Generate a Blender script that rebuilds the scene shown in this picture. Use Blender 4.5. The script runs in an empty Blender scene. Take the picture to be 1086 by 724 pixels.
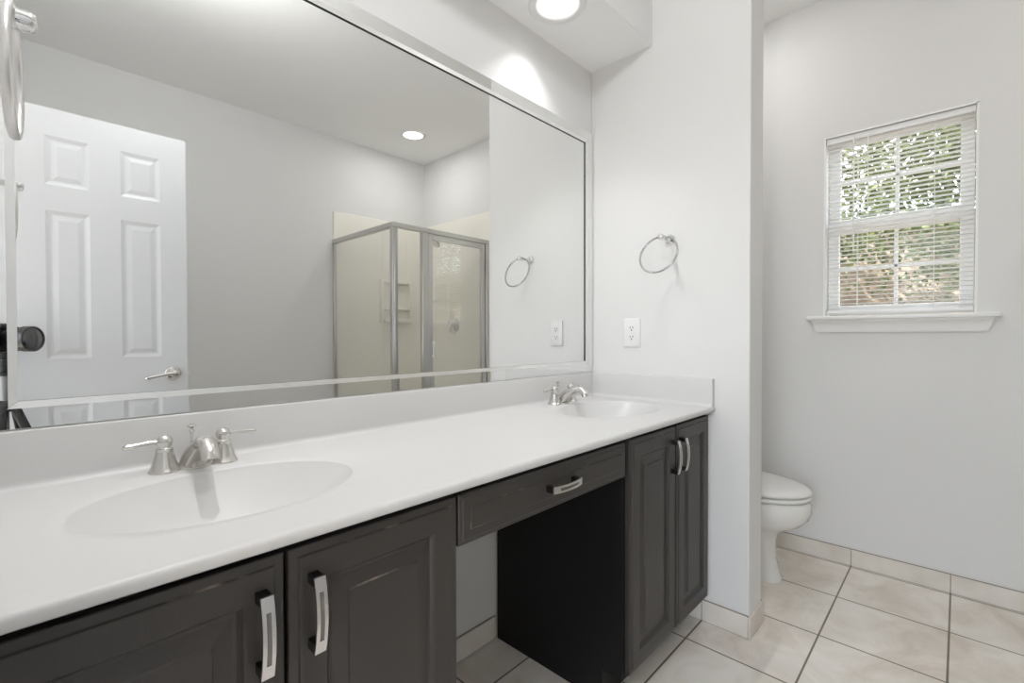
import bpy, bmesh, math, random
from mathutils import Vector, Matrix
R = math.radians
C = bpy.context.scene.collection
SC = bpy.context.scene

# ------------------------------------------------------------------ camera, world, sun, exposure
EYE = Vector((0.0, 0.0, 1.1055))
F_PX, YAW, PITCH, ROLL = 502.42, R(46.5965), R(-0.7543), R(0.1237)
cam_data = bpy.data.cameras.new('camera')
cam_data.sensor_width = 36.0
cam_data.sensor_fit = 'HORIZONTAL'
cam_data.lens = F_PX / 1086.0 * 36.0
cam_data.clip_start = 0.01
cam = bpy.data.objects.new('camera', cam_data)
C.objects.link(cam)
fwd = Vector((math.sin(YAW) * math.cos(PITCH), math.cos(YAW) * math.cos(PITCH), math.sin(PITCH)))
rt0 = Vector((math.cos(YAW), -math.sin(YAW), 0.0))
up0 = rt0.cross(fwd)
rt = rt0 * math.cos(ROLL) - up0 * math.sin(ROLL)
up = rt0 * math.sin(ROLL) + up0 * math.cos(ROLL)
cam.matrix_world = Matrix(((rt.x, up.x, -fwd.x, EYE.x), (rt.y, up.y, -fwd.y, EYE.y), (rt.z, up.z, -fwd.z, EYE.z), (0, 0, 0, 1)))
SC.camera = cam

world = bpy.data.worlds.new('world')
SC.world = world
world.use_nodes = True
wn = world.node_tree.nodes
wl = world.node_tree.links
wn.clear()
wo = wn.new('ShaderNodeOutputWorld')
wb = wn.new('ShaderNodeBackground')
ws = wn.new('ShaderNodeTexSky')
ws.sky_type = 'NISHITA'
ws.sun_disc = False
ws.sun_elevation = R(50)
ws.sun_rotation = R(90)
wb.inputs['Strength'].default_value = 1.2
wh = wn.new('ShaderNodeHueSaturation')      # a hazy, paler sky
wh.inputs['Saturation'].default_value = 0.35
wl.new(ws.outputs[0], wh.inputs['Color'])
wl.new(wh.outputs[0], wb.inputs[0])
wl.new(wb.outputs[0], wo.inputs[0])

sun_data = bpy.data.lights.new('sun', 'SUN')
sun_data.energy = 18.0
sun_data.angle = R(0.6)
sun_data.color = (1.0, 0.95, 0.86)
sun = bpy.data.objects.new('sun', sun_data)
C.objects.link(sun)
sun.rotation_euler = Vector((0.34, -0.56, -0.76)).to_track_quat('-Z', 'Y').to_euler()

LAMP = 1.42             # watts of each soffit lamp
LAMP_CEIL = 3.2        # watts of the ceiling lamp over the shower
FILL_NOOK = 2.4        # watts of the unseen lamp added to lift the toilet nook
FILL_GLOBE = 24.5       # watts of the unseen globe added as fill light for the room
SC.view_settings.view_transform = 'Standard'
SC.view_settings.look = 'None'
SC.view_settings.gamma = 1.0
SC.view_settings.use_curve_mapping = False
SC.view_settings.exposure = 0.17
SC.cycles.use_denoising = True
SC.cycles.use_adaptive_sampling = False
SC.cycles.denoiser = 'OPENIMAGEDENOISE'
SC.cycles.denoising_prefilter = 'ACCURATE'
SC.cycles.denoising_input_passes = 'RGB_ALBEDO_NORMAL'
SC.cycles.max_bounces = 14
SC.cycles.diffuse_bounces = 8
SC.cycles.glossy_bounces = 8
SC.cycles.transparent_max_bounces = 24
SC.cycles.transmission_bounces = 8
SC.cycles.sample_clamp_indirect = 2.5
SC.cycles.caustics_reflective = True
SC.cycles.caustics_refractive = False
SC.cycles.blur_glossy = 0.3

# ------------------------------------------------------------------ main dimensions (metres)
B = 1.232          # mirror wall plane
A = 1.8333         # partition face
PT = 0.147         # partition thickness
PY = 0.551         # partition free end
W = 2.751          # window wall
YB = -1.308        # far wall
CEIL = 2.7434
SOF = 2.3013
SOFY = 0.9326
XL = -0.060        # left wall
TOP = 0.834        # counter top

# ------------------------------------------------------------------ helpers
def mat(name, color, rough=0.5, metal=0.0, spec=0.5, coat=0.0):
    m = bpy.data.materials.new(name)
    m.use_nodes = True
    b = m.node_tree.nodes['Principled BSDF']
    b.inputs['Base Color'].default_value = (*color, 1)
    b.inputs['Roughness'].default_value = rough
    b.inputs['Metallic'].default_value = metal
    b.inputs['Specular IOR Level'].default_value = spec
    b.inputs['Coat Weight'].default_value = coat
    b.inputs['Coat Roughness'].default_value = 0.05
    return m

def nodes(m):
    return m.node_tree.nodes, m.node_tree.links, m.node_tree.nodes['Principled BSDF']

def add_bump(m, scale, strength, dist=0.001, stretch=(1, 1, 1), detail=3.0):
    n, l, b = nodes(m)
    tc = n.new('ShaderNodeTexCoord')
    mp = n.new('ShaderNodeMapping')
    mp.inputs['Scale'].default_value = stretch
    t = n.new('ShaderNodeTexNoise')
    t.inputs['Scale'].default_value = scale
    t.inputs['Detail'].default_value = detail
    bp = n.new('ShaderNodeBump')
    bp.inputs['Strength'].default_value = strength
    bp.inputs['Distance'].default_value = dist
    l.new(tc.outputs['Object'], mp.inputs[0])
    l.new(mp.outputs[0], t.inputs['Vector'])
    l.new(t.outputs[0], bp.inputs['Height'])
    l.new(bp.outputs[0], b.inputs['Normal'])
    return t

def mottle(m, c1, c2, scale, lo=0.35, hi=0.65, stretch=(1, 1, 1), detail=4.0):
    n, l, b = nodes(m)
    tc = n.new('ShaderNodeTexCoord')
    mp = n.new('ShaderNodeMapping')
    mp.inputs['Scale'].default_value = stretch
    t = n.new('ShaderNodeTexNoise')
    t.inputs['Scale'].default_value = scale
    t.inputs['Detail'].default_value = detail
    r = n.new('ShaderNodeValToRGB')
    r.color_ramp.elements[0].position = lo
    r.color_ramp.elements[1].position = hi
    r.color_ramp.elements[0].color = (*c1, 1)
    r.color_ramp.elements[1].color = (*c2, 1)
    l.new(tc.outputs['Object'], mp.inputs[0])
    l.new(mp.outputs[0], t.inputs['Vector'])
    l.new(t.outputs[0], r.inputs[0])
    l.new(r.outputs[0], b.inputs['Base Color'])
    return r

def box(bm, x0, x1, y0, y1, z0, z1, bevel=0.0, seg=2, mi=0):
    vs = [bm.verts.new((x, y, z)) for x in (x0, x1) for y in (y0, y1) for z in (z0, z1)]
    fs = []
    for q in ((0, 1, 3, 2), (4, 6, 7, 5), (0, 4, 5, 1), (2, 3, 7, 6), (0, 2, 6, 4), (1, 5, 7, 3)):
        f = bm.faces.new([vs[i] for i in q])
        f.material_index = mi
        fs.append(f)
    if bevel > 0:
        es = list({e for f in fs for e in f.edges})
        bmesh.ops.bevel(bm, geom=es, offset=bevel, segments=seg, profile=0.5, affect='EDGES')

def rings(bm, loops, close_ends=(True, True), mi=0, closed=True):
    rs = [[bm.verts.new(p) for p in lp] for lp in loops]
    n = len(rs[0])
    for a, b in zip(rs, rs[1:]):
        for i in range(n if closed else n - 1):
            j = (i + 1) % n
            f = bm.faces.new((a[i], a[j], b[j], b[i]))
            f.material_index = mi
    if close_ends[0]:
        bm.faces.new(list(reversed(rs[0]))).material_index = mi
    if close_ends[1]:
        bm.faces.new(rs[-1]).material_index = mi
    return rs

def lathe(bm, prof, center=(0, 0, 0), axis=(0, 0, 1), seg=32, close=(True, True), mi=0):
    """prof: list of (radius, height along the axis)"""
    ax = Vector(axis).normalized()
    u = ax.orthogonal().normalized()
    v = ax.cross(u)
    c = Vector(center)
    loops = []
    for r, h in prof:
        r = max(r, 1e-5)
        loops.append([c + ax * h + (u * math.cos(2 * math.pi * i / seg) + v * math.sin(2 * math.pi * i / seg)) * r for i in range(seg)])
    rings(bm, loops, close, mi)

def tube(bm, path, radii, seg=16, mi=0, flat=1.0):
    pts = [Vector(p) for p in path]
    if not isinstance(radii, (list, tuple)):
        radii = [radii] * len(pts)
    t0 = (pts[1] - pts[0]).normalized()
    u = t0.orthogonal().normalized()
    loops = []
    for i, p in enumerate(pts):
        t = (pts[min(i + 1, len(pts) - 1)] - pts[max(i - 1, 0)]).normalized()
        u = (u - t * u.dot(t)).normalized()
        v = t.cross(u)
        loops.append([p + (u * math.cos(2 * math.pi * k / seg) + v * math.sin(2 * math.pi * k / seg) * flat) * radii[i] for k in range(seg)])
    rings(bm, loops, (True, True), mi)

def smooth_path(pts, n=6):
    """Catmull-Rom through points (tuples of any length)"""
    out = []
    P = [pts[0]] + list(pts) + [pts[-1]]
    for i in range(1, len(P) - 2):
        p0, p1, p2, p3 = P[i - 1], P[i], P[i + 1], P[i + 2]
        for k in range(n):
            t = k / n
            out.append(tuple(0.5 * (2 * b + (c - a) * t + (2 * a - 5 * b + 4 * c - d) * t * t + (3 * b - a - 3 * c + d) * t ** 3) for a, b, c, d in zip(p0, p1, p2, p3)))
    out.append(tuple(pts[-1]))
    return out

def torus(bm, c, u, v, r, rr, seg=64, sub=12):
    c = Vector(c); u = Vector(u).normalized(); v = Vector(v).normalized()
    w = u.cross(v)
    vs = []
    for i in range(seg):
        a = 2 * math.pi * i / seg
        d = u * math.cos(a) + v * math.sin(a)
        vs.append([bm.verts.new(c + d * (r + rr * math.cos(2 * math.pi * k / sub)) + w * rr * math.sin(2 * math.pi * k / sub)) for k in range(sub)])
    for i in range(seg):
        for k in range(sub):
            bm.faces.new((vs[i][k], vs[(i + 1) % seg][k], vs[(i + 1) % seg][(k + 1) % sub], vs[i][(k + 1) % sub]))

def world_off(o):
    v = Vector((0, 0, 0))
    while o is not None:
        v += o.location
        o = o.parent
    return v

def obj(name, bm, m, parent=None, smooth=None):
    """links a bmesh given in world coordinates as ONE object (a child when parent is given)"""
    bmesh.ops.recalc_face_normals(bm, faces=bm.faces)
    off = world_off(parent)
    if off.length > 0:
        bmesh.ops.translate(bm, verts=bm.verts, vec=-off)
    me = bpy.data.meshes.new(name)
    bm.to_mesh(me)
    bm.free()
    for mm in (m if isinstance(m, (list, tuple)) else [m]):
        me.materials.append(mm)
    if smooth is not None:
        for p in me.polygons:
            p.use_smooth = True
        me.set_sharp_from_angle(angle=R(smooth))
    o = bpy.data.objects.new(name, me)
    C.objects.link(o)
    o.parent = parent
    return o

def thing(name, label, cat, loc=(0, 0, 0), group=None, kind=None):
    o = bpy.data.objects.new(name, None)
    o.empty_display_size = 0.05
    C.objects.link(o)
    o.location = loc
    return tag(o, label, cat, group, kind)

def tag(o, label, cat, group=None, kind=None):
    o['label'] = label
    o['category'] = cat
    if group:
        o['group'] = group
    if kind:
        o['kind'] = kind
    return o

def dup(root, loc, label=None):
    r = root.copy(); C.objects.link(r); r.location = loc
    if label:
        r['label'] = label
    for ch in list(root.children):
        c = ch.copy(); C.objects.link(c); c.parent = r
        for g in list(ch.children):
            d = g.copy(); C.objects.link(d); d.parent = c
    return r

def new():
    return bmesh.new()

# ------------------------------------------------------------------ materials
M = {}
M['wall'] = mat('wall_paint', (0.752, 0.750, 0.745), 0.6, spec=0.3)
add_bump(M['wall'], 260, 0.05, 0.0006)
M['ceiling'] = mat('ceiling_paint', (0.92, 0.92, 0.915), 0.8, spec=0.2)
add_bump(M['ceiling'], 140, 0.25, 0.002, detail=4)
M['white'] = mat('white_trim_paint', (0.87, 0.87, 0.86), 0.35)
M['baffle'] = mat('lamp_baffle_satin', (0.82, 0.82, 0.81), 0.5)
M['door_white'] = mat('white_door_paint', (0.69, 0.70, 0.72), 0.4)
add_bump(M['door_white'], 40, 0.12, 0.0006, (6, 6, 0.5))
M['marble'] = mat('cultured_marble', (0.62, 0.615, 0.608), 0.36, spec=0.45, coat=0.0)
M['chrome'] = mat('polished_chrome', (0.80, 0.80, 0.80), 0.08, 1.0)
M['ring'] = mat('towel_ring_chrome', (0.52, 0.52, 0.52), 0.14, 1.0)
M['satin_ring'] = mat('towel_ring_satin', (0.82, 0.81, 0.80), 0.3, 1.0)
M['nickel'] = mat('brushed_nickel', (0.66, 0.645, 0.62), 0.24, 1.0)
M['pull_face'] = mat('pull_satin_face', (0.70, 0.69, 0.68), 0.26, 1.0)
M['pull_dark'] = mat('pull_dark_sides', (0.06, 0.058, 0.055), 0.3, 1.0)
M['pull_slot'] = mat('pull_slot_metal', (0.22, 0.21, 0.20), 0.4, 1.0)
M['cab'] = mat('charcoal_paint', (0.037, 0.033, 0.030), 0.42, spec=0.45)
add_bump(M['cab'], 60, 0.22, 0.0008, (9, 9, 0.6), 5)
M['cab_h'] = mat('charcoal_paint_horizontal_grain', (0.037, 0.033, 0.030), 0.42, spec=0.45)
add_bump(M['cab_h'], 60, 0.22, 0.0008, (0.6, 9, 9), 5)
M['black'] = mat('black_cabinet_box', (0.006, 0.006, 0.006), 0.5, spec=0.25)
def worn(name, stretch):
    m = mat(name, (0.05, 0.046, 0.043), 0.5, spec=0.4)
    mottle(m, (0.037, 0.033, 0.030), (0.26, 0.205, 0.165), 16, 0.52, 0.68, stretch, 6)
    return m
M['worn'] = worn('charcoal_paint_worn_edge', (1, 1, 1))
M['mirror'] = mat('mirror_silver', (0.91, 0.92, 0.912), 0.0, 1.0)
M['mirror_bevel'] = mat('mirror_ground_bevel', (0.96, 0.965, 0.96), 0.32, 1.0)
M['mirror_edge'] = mat('mirror_ground_edge', (0.015, 0.02, 0.02), 0.35)
M['grout'] = mat('grout', (0.30, 0.26, 0.22), 0.85)
M['plastic'] = mat('white_plastic', (0.80, 0.80, 0.80), 0.3)
M['slot'] = mat('dark_slot', (0.03, 0.03, 0.03), 0.6)
M['porcelain'] = mat('white_porcelain', (0.80, 0.80, 0.78), 0.12, coat=0.4)
M['seat'] = mat('white_seat_plastic', (0.79, 0.79, 0.77), 0.25)
M['surround'] = mat('cream_shower_surround', (0.88, 0.855, 0.79), 0.3)
M['frame'] = mat('brushed_aluminium_frame', (0.62, 0.61, 0.59), 0.28, 1.0)
M['cam_black'] = mat('camera_black', (0.012, 0.012, 0.013), 0.4)
M['tripod_grey'] = mat('tripod_grey_paint', (0.24, 0.24, 0.24), 0.5)
M['cam_grey'] = mat('camera_grey_rubber', (0.035, 0.035, 0.037), 0.6)
M['lens_glass'] = mat('lens_front_glass', (0.01, 0.01, 0.014), 0.03, spec=0.8, coat=1.0)
M['bark'] = mat('bark', (0.10, 0.075, 0.055), 0.9)
M['slat'] = mat('white_blind_slat', (0.90, 0.90, 0.90), 0.4)
M['cord'] = mat('white_cord', (0.85, 0.85, 0.84), 0.7)
M['fence'] = mat('tan_stucco', (0.60, 0.47, 0.37), 0.9)
mottle(M['fence'], (0.27, 0.21, 0.17), (0.42, 0.35, 0.30), 3.0)
M['soil'] = mat('leaf_litter_soil', (0.30, 0.24, 0.18), 0.95)
mottle(M['soil'], (0.09, 0.07, 0.05), (0.22, 0.18, 0.14), 5.0)
M['hall'] = mat('hall_wall_paint', (0.66, 0.655, 0.64), 0.7)

def leaf_mat(name, c1, c2):
    m = mat(name, c1, 0.5)
    mottle(m, c1, c2, 14.0, 0.36, 0.64)
    n, l, b = nodes(m)
    b.inputs['Transmission Weight'].default_value = 0.0
    out = [x for x in n if x.type == 'OUTPUT_MATERIAL'][0]
    tr = n.new('ShaderNodeBsdfTranslucent')
    tr.inputs[0].default_value = (c2[0] * 1.1, c2[1] * 1.2, c2[2] * 0.7, 1)
    mx = n.new('ShaderNodeMixShader')
    mx.inputs[0].default_value = 0.22
    l.new(b.outputs[0], mx.inputs[1]); l.new(tr.outputs[0], mx.inputs[2]); l.new(mx.outputs[0], out.inputs[0])
    return m
M['leaf'] = leaf_mat('sunlit_leaf', (0.024, 0.034, 0.014), (0.22, 0.26, 0.13))

# floor tile: one square grid, each tile with a slight tint of its own
def tile_material():
    m = mat('ceramic_floor_tile', (0.6, 0.55, 0.49), 0.32)
    n, l, b = nodes(m)
    tc = n.new('ShaderNodeTexCoord')
    mp = n.new('ShaderNodeMapping')
    mp.inputs['Location'].default_value = (-2.03 + 0.351 * 20, -0.0215 + 0.349 * 20, 0)
    br = n.new('ShaderNodeTexBrick')
    br.offset = 0.0; br.squash = 1.0
    br.inputs['Color1'].default_value = (0.86, 0.825, 0.775, 1)
    br.inputs['Color2'].default_value = (0.82, 0.78, 0.73, 1)
    br.inputs['Mortar'].default_value = (0.20, 0.165, 0.13, 1)
    br.inputs['Scale'].default_value = 1.0
    br.inputs['Mortar Size'].default_value = 0.0034
    br.inputs['Mortar Smooth'].default_value = 0.2
    br.inputs['Bias'].default_value = 0.0
    br.inputs['Brick Width'].default_value = 0.351
    br.inputs['Row Height'].default_value = 0.349
    ns = n.new('ShaderNodeTexNoise')
    ns.inputs['Scale'].default_value = 4.5
    ns.inputs['Detail'].default_value = 7
    ns.inputs['Roughness'].default_value = 0.62
    ns.inputs['Distortion'].default_value = 0.8
    rp = n.new('ShaderNodeValToRGB')
    rp.color_ramp.elements[0].position = 0.32
    rp.color_ramp.elements[0].color = (0.84, 0.79, 0.73, 1)
    rp.color_ramp.elements[1].position = 0.62
    rp.color_ramp.elements[1].color = (1.06, 1.06, 1.06, 1)
    mx = n.new('ShaderNodeMix'); mx.data_type = 'RGBA'; mx.blend_type = 'MULTIPLY'
    mx.inputs[0].default_value = 1.0
    bp = n.new('ShaderNodeBump')
    bp.invert = True
    bp.inputs['Strength'].default_value = 0.4
    bp.inputs['Distance'].default_value = 0.002
    l.new(tc.outputs['Object'], mp.inputs[0]); l.new(mp.outputs[0], br.inputs['Vector'])
    l.new(tc.outputs['Object'], ns.inputs['Vector']); l.new(ns.outputs[0], rp.inputs[0])
    l.new(br.outputs['Color'], mx.inputs[6]); l.new(rp.outputs[0], mx.inputs[7])
    l.new(mx.outputs[2], b.inputs['Base Color'])
    l.new(br.outputs['Fac'], bp.inputs['Height']); l.new(bp.outputs[0], b.inputs['Normal'])
    return m
M['tile'] = tile_material()
M['base_tile'] = mat('ceramic_base_tile', (0.62, 0.57, 0.505), 0.32)
mottle(M['base_tile'], (0.64, 0.585, 0.52), (0.79, 0.75, 0.70), 5.0, 0.3, 0.6, detail=7)

def glass_material(name, tint, refl=1.0):
    m = bpy.data.materials.new(name)
    m.use_nodes = True
    n, l = m.node_tree.nodes, m.node_tree.links
    n.clear()
    out = n.new('ShaderNodeOutputMaterial')
    t = n.new('ShaderNodeBsdfTransparent'); t.inputs[0].default_value = (*tint, 1)
    g = n.new('ShaderNodeBsdfGlossy'); g.inputs['Roughness'].default_value = 0.0
    # Schlick reflectance, the same from both sides of a pane
    ge = n.new('ShaderNodeNewGeometry')
    dt = n.new('ShaderNodeVectorMath'); dt.operation = 'DOT_PRODUCT'
    ab = n.new('ShaderNodeMath'); ab.operation = 'ABSOLUTE'
    om = n.new('ShaderNodeMath'); om.operation = 'SUBTRACT'; om.inputs[0].default_value = 1.0; om.use_clamp = True
    pw = n.new('ShaderNodeMath'); pw.operation = 'POWER'; pw.inputs[1].default_value = 5.0
    mul = n.new('ShaderNodeMath'); mul.operation = 'MULTIPLY_ADD'; mul.inputs[1].default_value = 0.95 * refl; mul.inputs[2].default_value = 0.045 * refl
    l.new(ge.outputs['Normal'], dt.inputs[0]); l.new(ge.outputs['Incoming'], dt.inputs[1])
    l.new(dt.outputs['Value'], ab.inputs[0]); l.new(ab.outputs[0], om.inputs[1]); l.new(om.outputs[0], pw.inputs[0])
    mx = n.new('ShaderNodeMixShader')
    l.new(pw.outputs[0], mul.inputs[0]); l.new(mul.outputs[0], mx.inputs[0])
    l.new(t.outputs[0], mx.inputs[1]); l.new(g.outputs[0], mx.inputs[2]); l.new(mx.outputs[0], out.inputs[0])
    return m
M['glass'] = glass_material('window_glass', (0.95, 0.96, 0.95), 0.3)
M['shower_glass'] = glass_material('shower_glass', (0.985, 0.985, 0.975), 1.9)

def lamp_material(name, strength):
    m = bpy.data.materials.new(name)
    m.use_nodes = True
    n, l = m.node_tree.nodes, m.node_tree.links
    n.clear()
    out = n.new('ShaderNodeOutputMaterial')
    e = n.new('ShaderNodeEmission')
    e.inputs[0].default_value = (1.0, 0.990, 0.978, 1)
    e.inputs[1].default_value = strength
    l.new(e.outputs[0], out.inputs[0])
    return m
M['lamp'] = lamp_material('lamp_lens', 3.0)
M['lamp_can'] = lamp_material('lamp_lens_recessed', 6.0)

def lamp_glass(name, strength, clear):
    m = lamp_material(name, strength)
    n, l = m.node_tree.nodes, m.node_tree.links
    out = [x for x in n if x.type == 'OUTPUT_MATERIAL'][0]
    e = [x for x in n if x.type == 'EMISSION'][0]
    t = n.new('ShaderNodeBsdfTransparent')
    mx = n.new('ShaderNodeMixShader'); mx.inputs[0].default_value = clear
    l.new(e.outputs[0], mx.inputs[1]); l.new(t.outputs[0], mx.inputs[2]); l.new(mx.outputs[0], out.inputs[0])
    return m
M['globe'] = lamp_glass('fill_globe_glass', 3.0, 0.6)  # glass of the added fill globe

COOL, WARM = (0.985, 0.990, 1.0), (1.0, 0.980, 0.950)
def lamp_light(parent, kind, power, size, z, color, spread=180):
    """the light of a lamp, inside its fixture"""
    d = bpy.data.lights.new('bulb_light', kind)
    d.energy = power
    d.color = color
    if kind == 'AREA':
        d.shape = 'DISK'; d.size = size * 2; d.spread = R(spread)
    else:
        d.shadow_soft_size = size
    d.cycles.use_multiple_importance_sampling = False
    o = bpy.data.objects.new('bulb_light', d)
    C.objects.link(o)
    o.parent = parent
    o.location = (0, 0, z)
    return o

# ------------------------------------------------------------------ the setting
def struct(name, bm, m, label=None, cat=None, smooth=None):
    o = obj(name, bm, m, None, smooth)
    o['kind'] = 'structure'
    if label:
        o['label'] = label; o['category'] = cat
    return o

bm = new(); box(bm, -1.75, W + 0.12, YB - 0.1, B + 0.11, -0.1, 0.0)
struct('floor', bm, M['tile'], 'square beige ceramic floor tiles with brown grout', 'floor')
bm = new(); box(bm, -1.75, W + 0.12, YB - 0.1, B + 0.11, CEIL, CEIL + 0.12)
struct('ceiling', bm, M['ceiling'], 'flat white ceiling above the bathroom and toilet nook', 'ceiling')
bm = new(); box(bm, -1.75, W + 0.12, B, B + 0.11, 0, CEIL)
struct('wall_back', bm, M['wall'], 'grey wall that carries the big mirror', 'wall')
bm = new(); box(bm, -1.75, W + 0.12, YB - 0.1, YB, 0, CEIL)
struct('wall_front', bm, M['wall'], 'grey wall opposite the mirror, seen in the mirror', 'wall')
# window wall with its opening
WY0, WY1, WZ0, WZ1 = -0.050, 0.490, 1.195, 2.066
bm = new()
box(bm, W, W + 0.12, YB, WY0, 0, CEIL)
box(bm, W, W + 0.12, WY1, B, 0, CEIL)
box(bm, W, W + 0.12, WY0, WY1, 0, WZ0 - 0.02)
box(bm, W, W + 0.12, WY0, WY1, WZ1, CEIL)
struct('wall_right', bm, M['wall'], 'grey wall with the window behind the toilet nook', 'wall')
# left wall with the doorway
DY0, DY1, DZ = -0.240, 0.425, 2.045
bm = new()
box(bm, XL - 0.11, XL, YB, DY0, 0, CEIL)
box(bm, XL - 0.11, XL, DY1, B, 0, CEIL)
box(bm, XL - 0.11, XL, DY0, DY1, DZ, CEIL)
struct('wall_left', bm, M['wall'], 'grey wall with the doorway at the near end of the vanity', 'wall')
# unseen hall beyond the doorway; its wide opening is added to let daylight in
bm = new()
box(bm, -1.75, -1.65, YB, -1.1, 0, CEIL)
box(bm, -1.75, -1.65, 1.1, B, 0, CEIL)
box(bm, -1.75, -1.65, -1.1, 1.1, 0, 0.15)
box(bm, -1.75, -1.65, -1.1, 1.1, 2.4, CEIL)
struct('wall_hall', bm, M['hall'])
# partition
bm = new(); box(bm, A, A + PT, PY, B, 0, CEIL, 0.004)
struct('wall_partition', bm, M['wall'], 'pale grey partition wall between the vanity and the toilet', 'wall')
# soffit
CANS = ((0.300, 1.068), (1.372, 1.068))
CAN_R = 0.079
bm = new()
sxm = 0.82
for bx0, bx1, (cx, cy) in ((XL, sxm, CANS[0]), (sxm, A, CANS[1])):
    n = 64
    angs = [2 * math.pi * i / n for i in range(n)]
    for X in (bx0, bx1):
        for Y in (SOFY, B):
            an = math.atan2(Y - cy, X - cx) % (2 * math.pi)
            k = min(range(n), key=lambda q: abs((angs[q] - an + math.pi) % (2 * math.pi) - math.pi))
            angs[k] = an
    lo, li = [], []
    for an in angs:
        c, s_ = math.cos(an), math.sin(an)
        tt = []
        if c > 1e-9: tt.append((bx1 - cx) / c)
        if c < -1e-9: tt.append((bx0 - cx) / c)
        if s_ > 1e-9: tt.append((B - cy) / s_)
        if s_ < -1e-9: tt.append((SOFY - cy) / s_)
        q = min(tt)
        lo.append((cx + c * q, cy + s_ * q, SOF)); li.append((cx + c * CAN_R, cy + s_ * CAN_R, SOF))
    rings(bm, [lo, li], (False, False), 1)
    rings(bm, [li, [(x, y, SOF + 0.09) for x, y, z in li]], (False, True), 1)
for q in (((XL, SOFY), (A, SOFY)), ((A, SOFY), (A, B)), ((A, B), (XL, B)), ((XL, B), (XL, SOFY))):
    (a, b), (c, d) = q
    bm.faces.new([bm.verts.new(p) for p in ((a, b, SOF), (c, d, SOF), (c, d, CEIL), (a, b, CEIL))])
struct('wall_soffit', bm, [M['wall'], M['ceiling']], 'boxed white soffit over the vanity with recessed lamps', 'soffit')

# tile baseboards
def grid_cuts(a, b, o, p):
    k = math.ceil((a - o) / p + 1e-6)
    cuts = [a]
    while o + k * p < b - 1e-6:
        cuts.append(o + k * p); k += 1
    cuts.append(b)
    return cuts
BH = 0.080
def base_x(bm, x0, x1, yw, sgn):      # runs along x on a wall at y = yw, thickness towards sgn
    cs = grid_cuts(x0, x1, 2.03, 0.351)
    for a, b in zip(cs, cs[1:]):
        y0, y1 = sorted((yw, yw + sgn * 0.009))
        box(bm, a + 0.0014, b - 0.0014, y0, y1, 0.002, BH, 0.0012, 1)
    y0, y1 = sorted((yw, yw + sgn * 0.0065))
    box(bm, x0, x1, y0, y1, 0.0, BH + 0.002, mi=1)
def base_y(bm, y0, y1, xw, sgn):
    cs = grid_cuts(y0, y1, 0.0215, 0.349)
    for a, b in zip(cs, cs[1:]):
        x0, x1 = sorted((xw, xw + sgn * 0.009))
        box(bm, x0, x1, a + 0.0014, b - 0.0014, 0.002, BH, 0.0012, 1)
    x0, x1 = sorted((xw, xw + sgn * 0.0065))
    box(bm, x0, x1, y0, y1, 0.0, BH + 0.002, mi=1)
BT = [M['base_tile'], M['grout']]
bm = new(); base_y(bm, -0.40, B, W, -1); struct('baseboard_right', bm, BT)
bm = new(); base_x(bm, 0.60, 1.205, B, -1); struct('baseboard_back', bm, BT)
bm = new(); base_x(bm, A + PT + 0.01, W - 0.01, B, -1); struct('baseboard_nook', bm, BT)
bm = new(); base_x(bm, XL + 0.01, 1.80, YB, 1); struct('baseboard_front', bm, BT)
bm = new()
base_y(bm, PY, B - 0.01, A, -1)
box(bm, A - 0.009, A + PT + 0.009, PY - 0.009, PY, 0.002, BH, 0.0012, 1)
base_y(bm, PY, B - 0.01, A + PT, 1)
struct('baseboard_partition', bm, BT)
# doorway casing
bm = new()
box(bm, XL - 0.115, XL + 0.004, DY0 - 0.0, DY0 + 0.015, 0, DZ)
box(bm, XL - 0.115, XL + 0.004, DY1 - 0.015, DY1, 0, DZ)
box(bm, XL - 0.115, XL + 0.004, DY0, DY1, DZ - 0.015, DZ)
box(bm, XL, XL + 0.014, DY1 - 0.006, DY1 + 0.055, 0, DZ + 0.055, 0.003)
struct('trim_1', bm, M['white'])

# ------------------------------------------------------------------ window
win = thing('window_1', 'white double hung window with grid panes in the grey wall', 'window', (W, 0, WZ0), kind='structure')
GX = W + 0.09
bm = new()
# reveal: white lining of the opening
box(bm, W - 0.002, W + 0.12, WY0 - 0.001, WY0 + 0.006, WZ0, WZ1)
box(bm, W - 0.002, W + 0.12, WY1 - 0.006, WY1 + 0.001, WZ0, WZ1)
box(bm, W - 0.002, W + 0.12, WY0, WY1, WZ1 - 0.006, WZ1 + 0.001)
obj('window_reveal', bm, M['white'], win)
def frame_rect(bm, x0, x1, y0, y1, z0, z1, wy, wz0, wz1, bev=0.003):
    box(bm, x0, x1, y0, y0 + wy, z0, z1, bev, 1)
    box(bm, x0, x1, y1 - wy, y1, z0, z1, bev, 1)
    box(bm, x0, x1, y0 + wy, y1 - wy, z0, z0 + wz0, bev, 1)
    box(bm, x0, x1, y0 + wy, y1 - wy, z1 - wz1, z1, bev, 1)
def sash(name, x0, x1, z0, z1, g0, g1):
    bm = new()
    frame_rect(bm, x0, x1, WY0 + 0.008, WY1 - 0.008, z0, z1, 0.046, g0 - z0, z1 - g1)
    xm = (x0 + x1) / 2
    box(bm, xm - 0.009, xm + 0.009, 0.211, 0.225, g0, g1, 0.002, 1)
    zc = (g0 + g1) / 2
    box(bm, xm - 0.009, xm + 0.009, WY0 + 0.054, WY1 - 0.054, zc - 0.007, zc + 0.007, 0.002, 1)
    s = obj(name, bm, M['white'], win)
    bm = new()
    box(bm, xm - 0.002, xm + 0.002, WY0 + 0.05, WY1 - 0.05, g0 - 0.004, g1 + 0.004)
    obj('pane', bm, M['glass'], s)
    return s
sash('upper_sash', GX, GX + 0.028, 1.630, WZ1 - 0.008, 1.672, 2.030)
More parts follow.
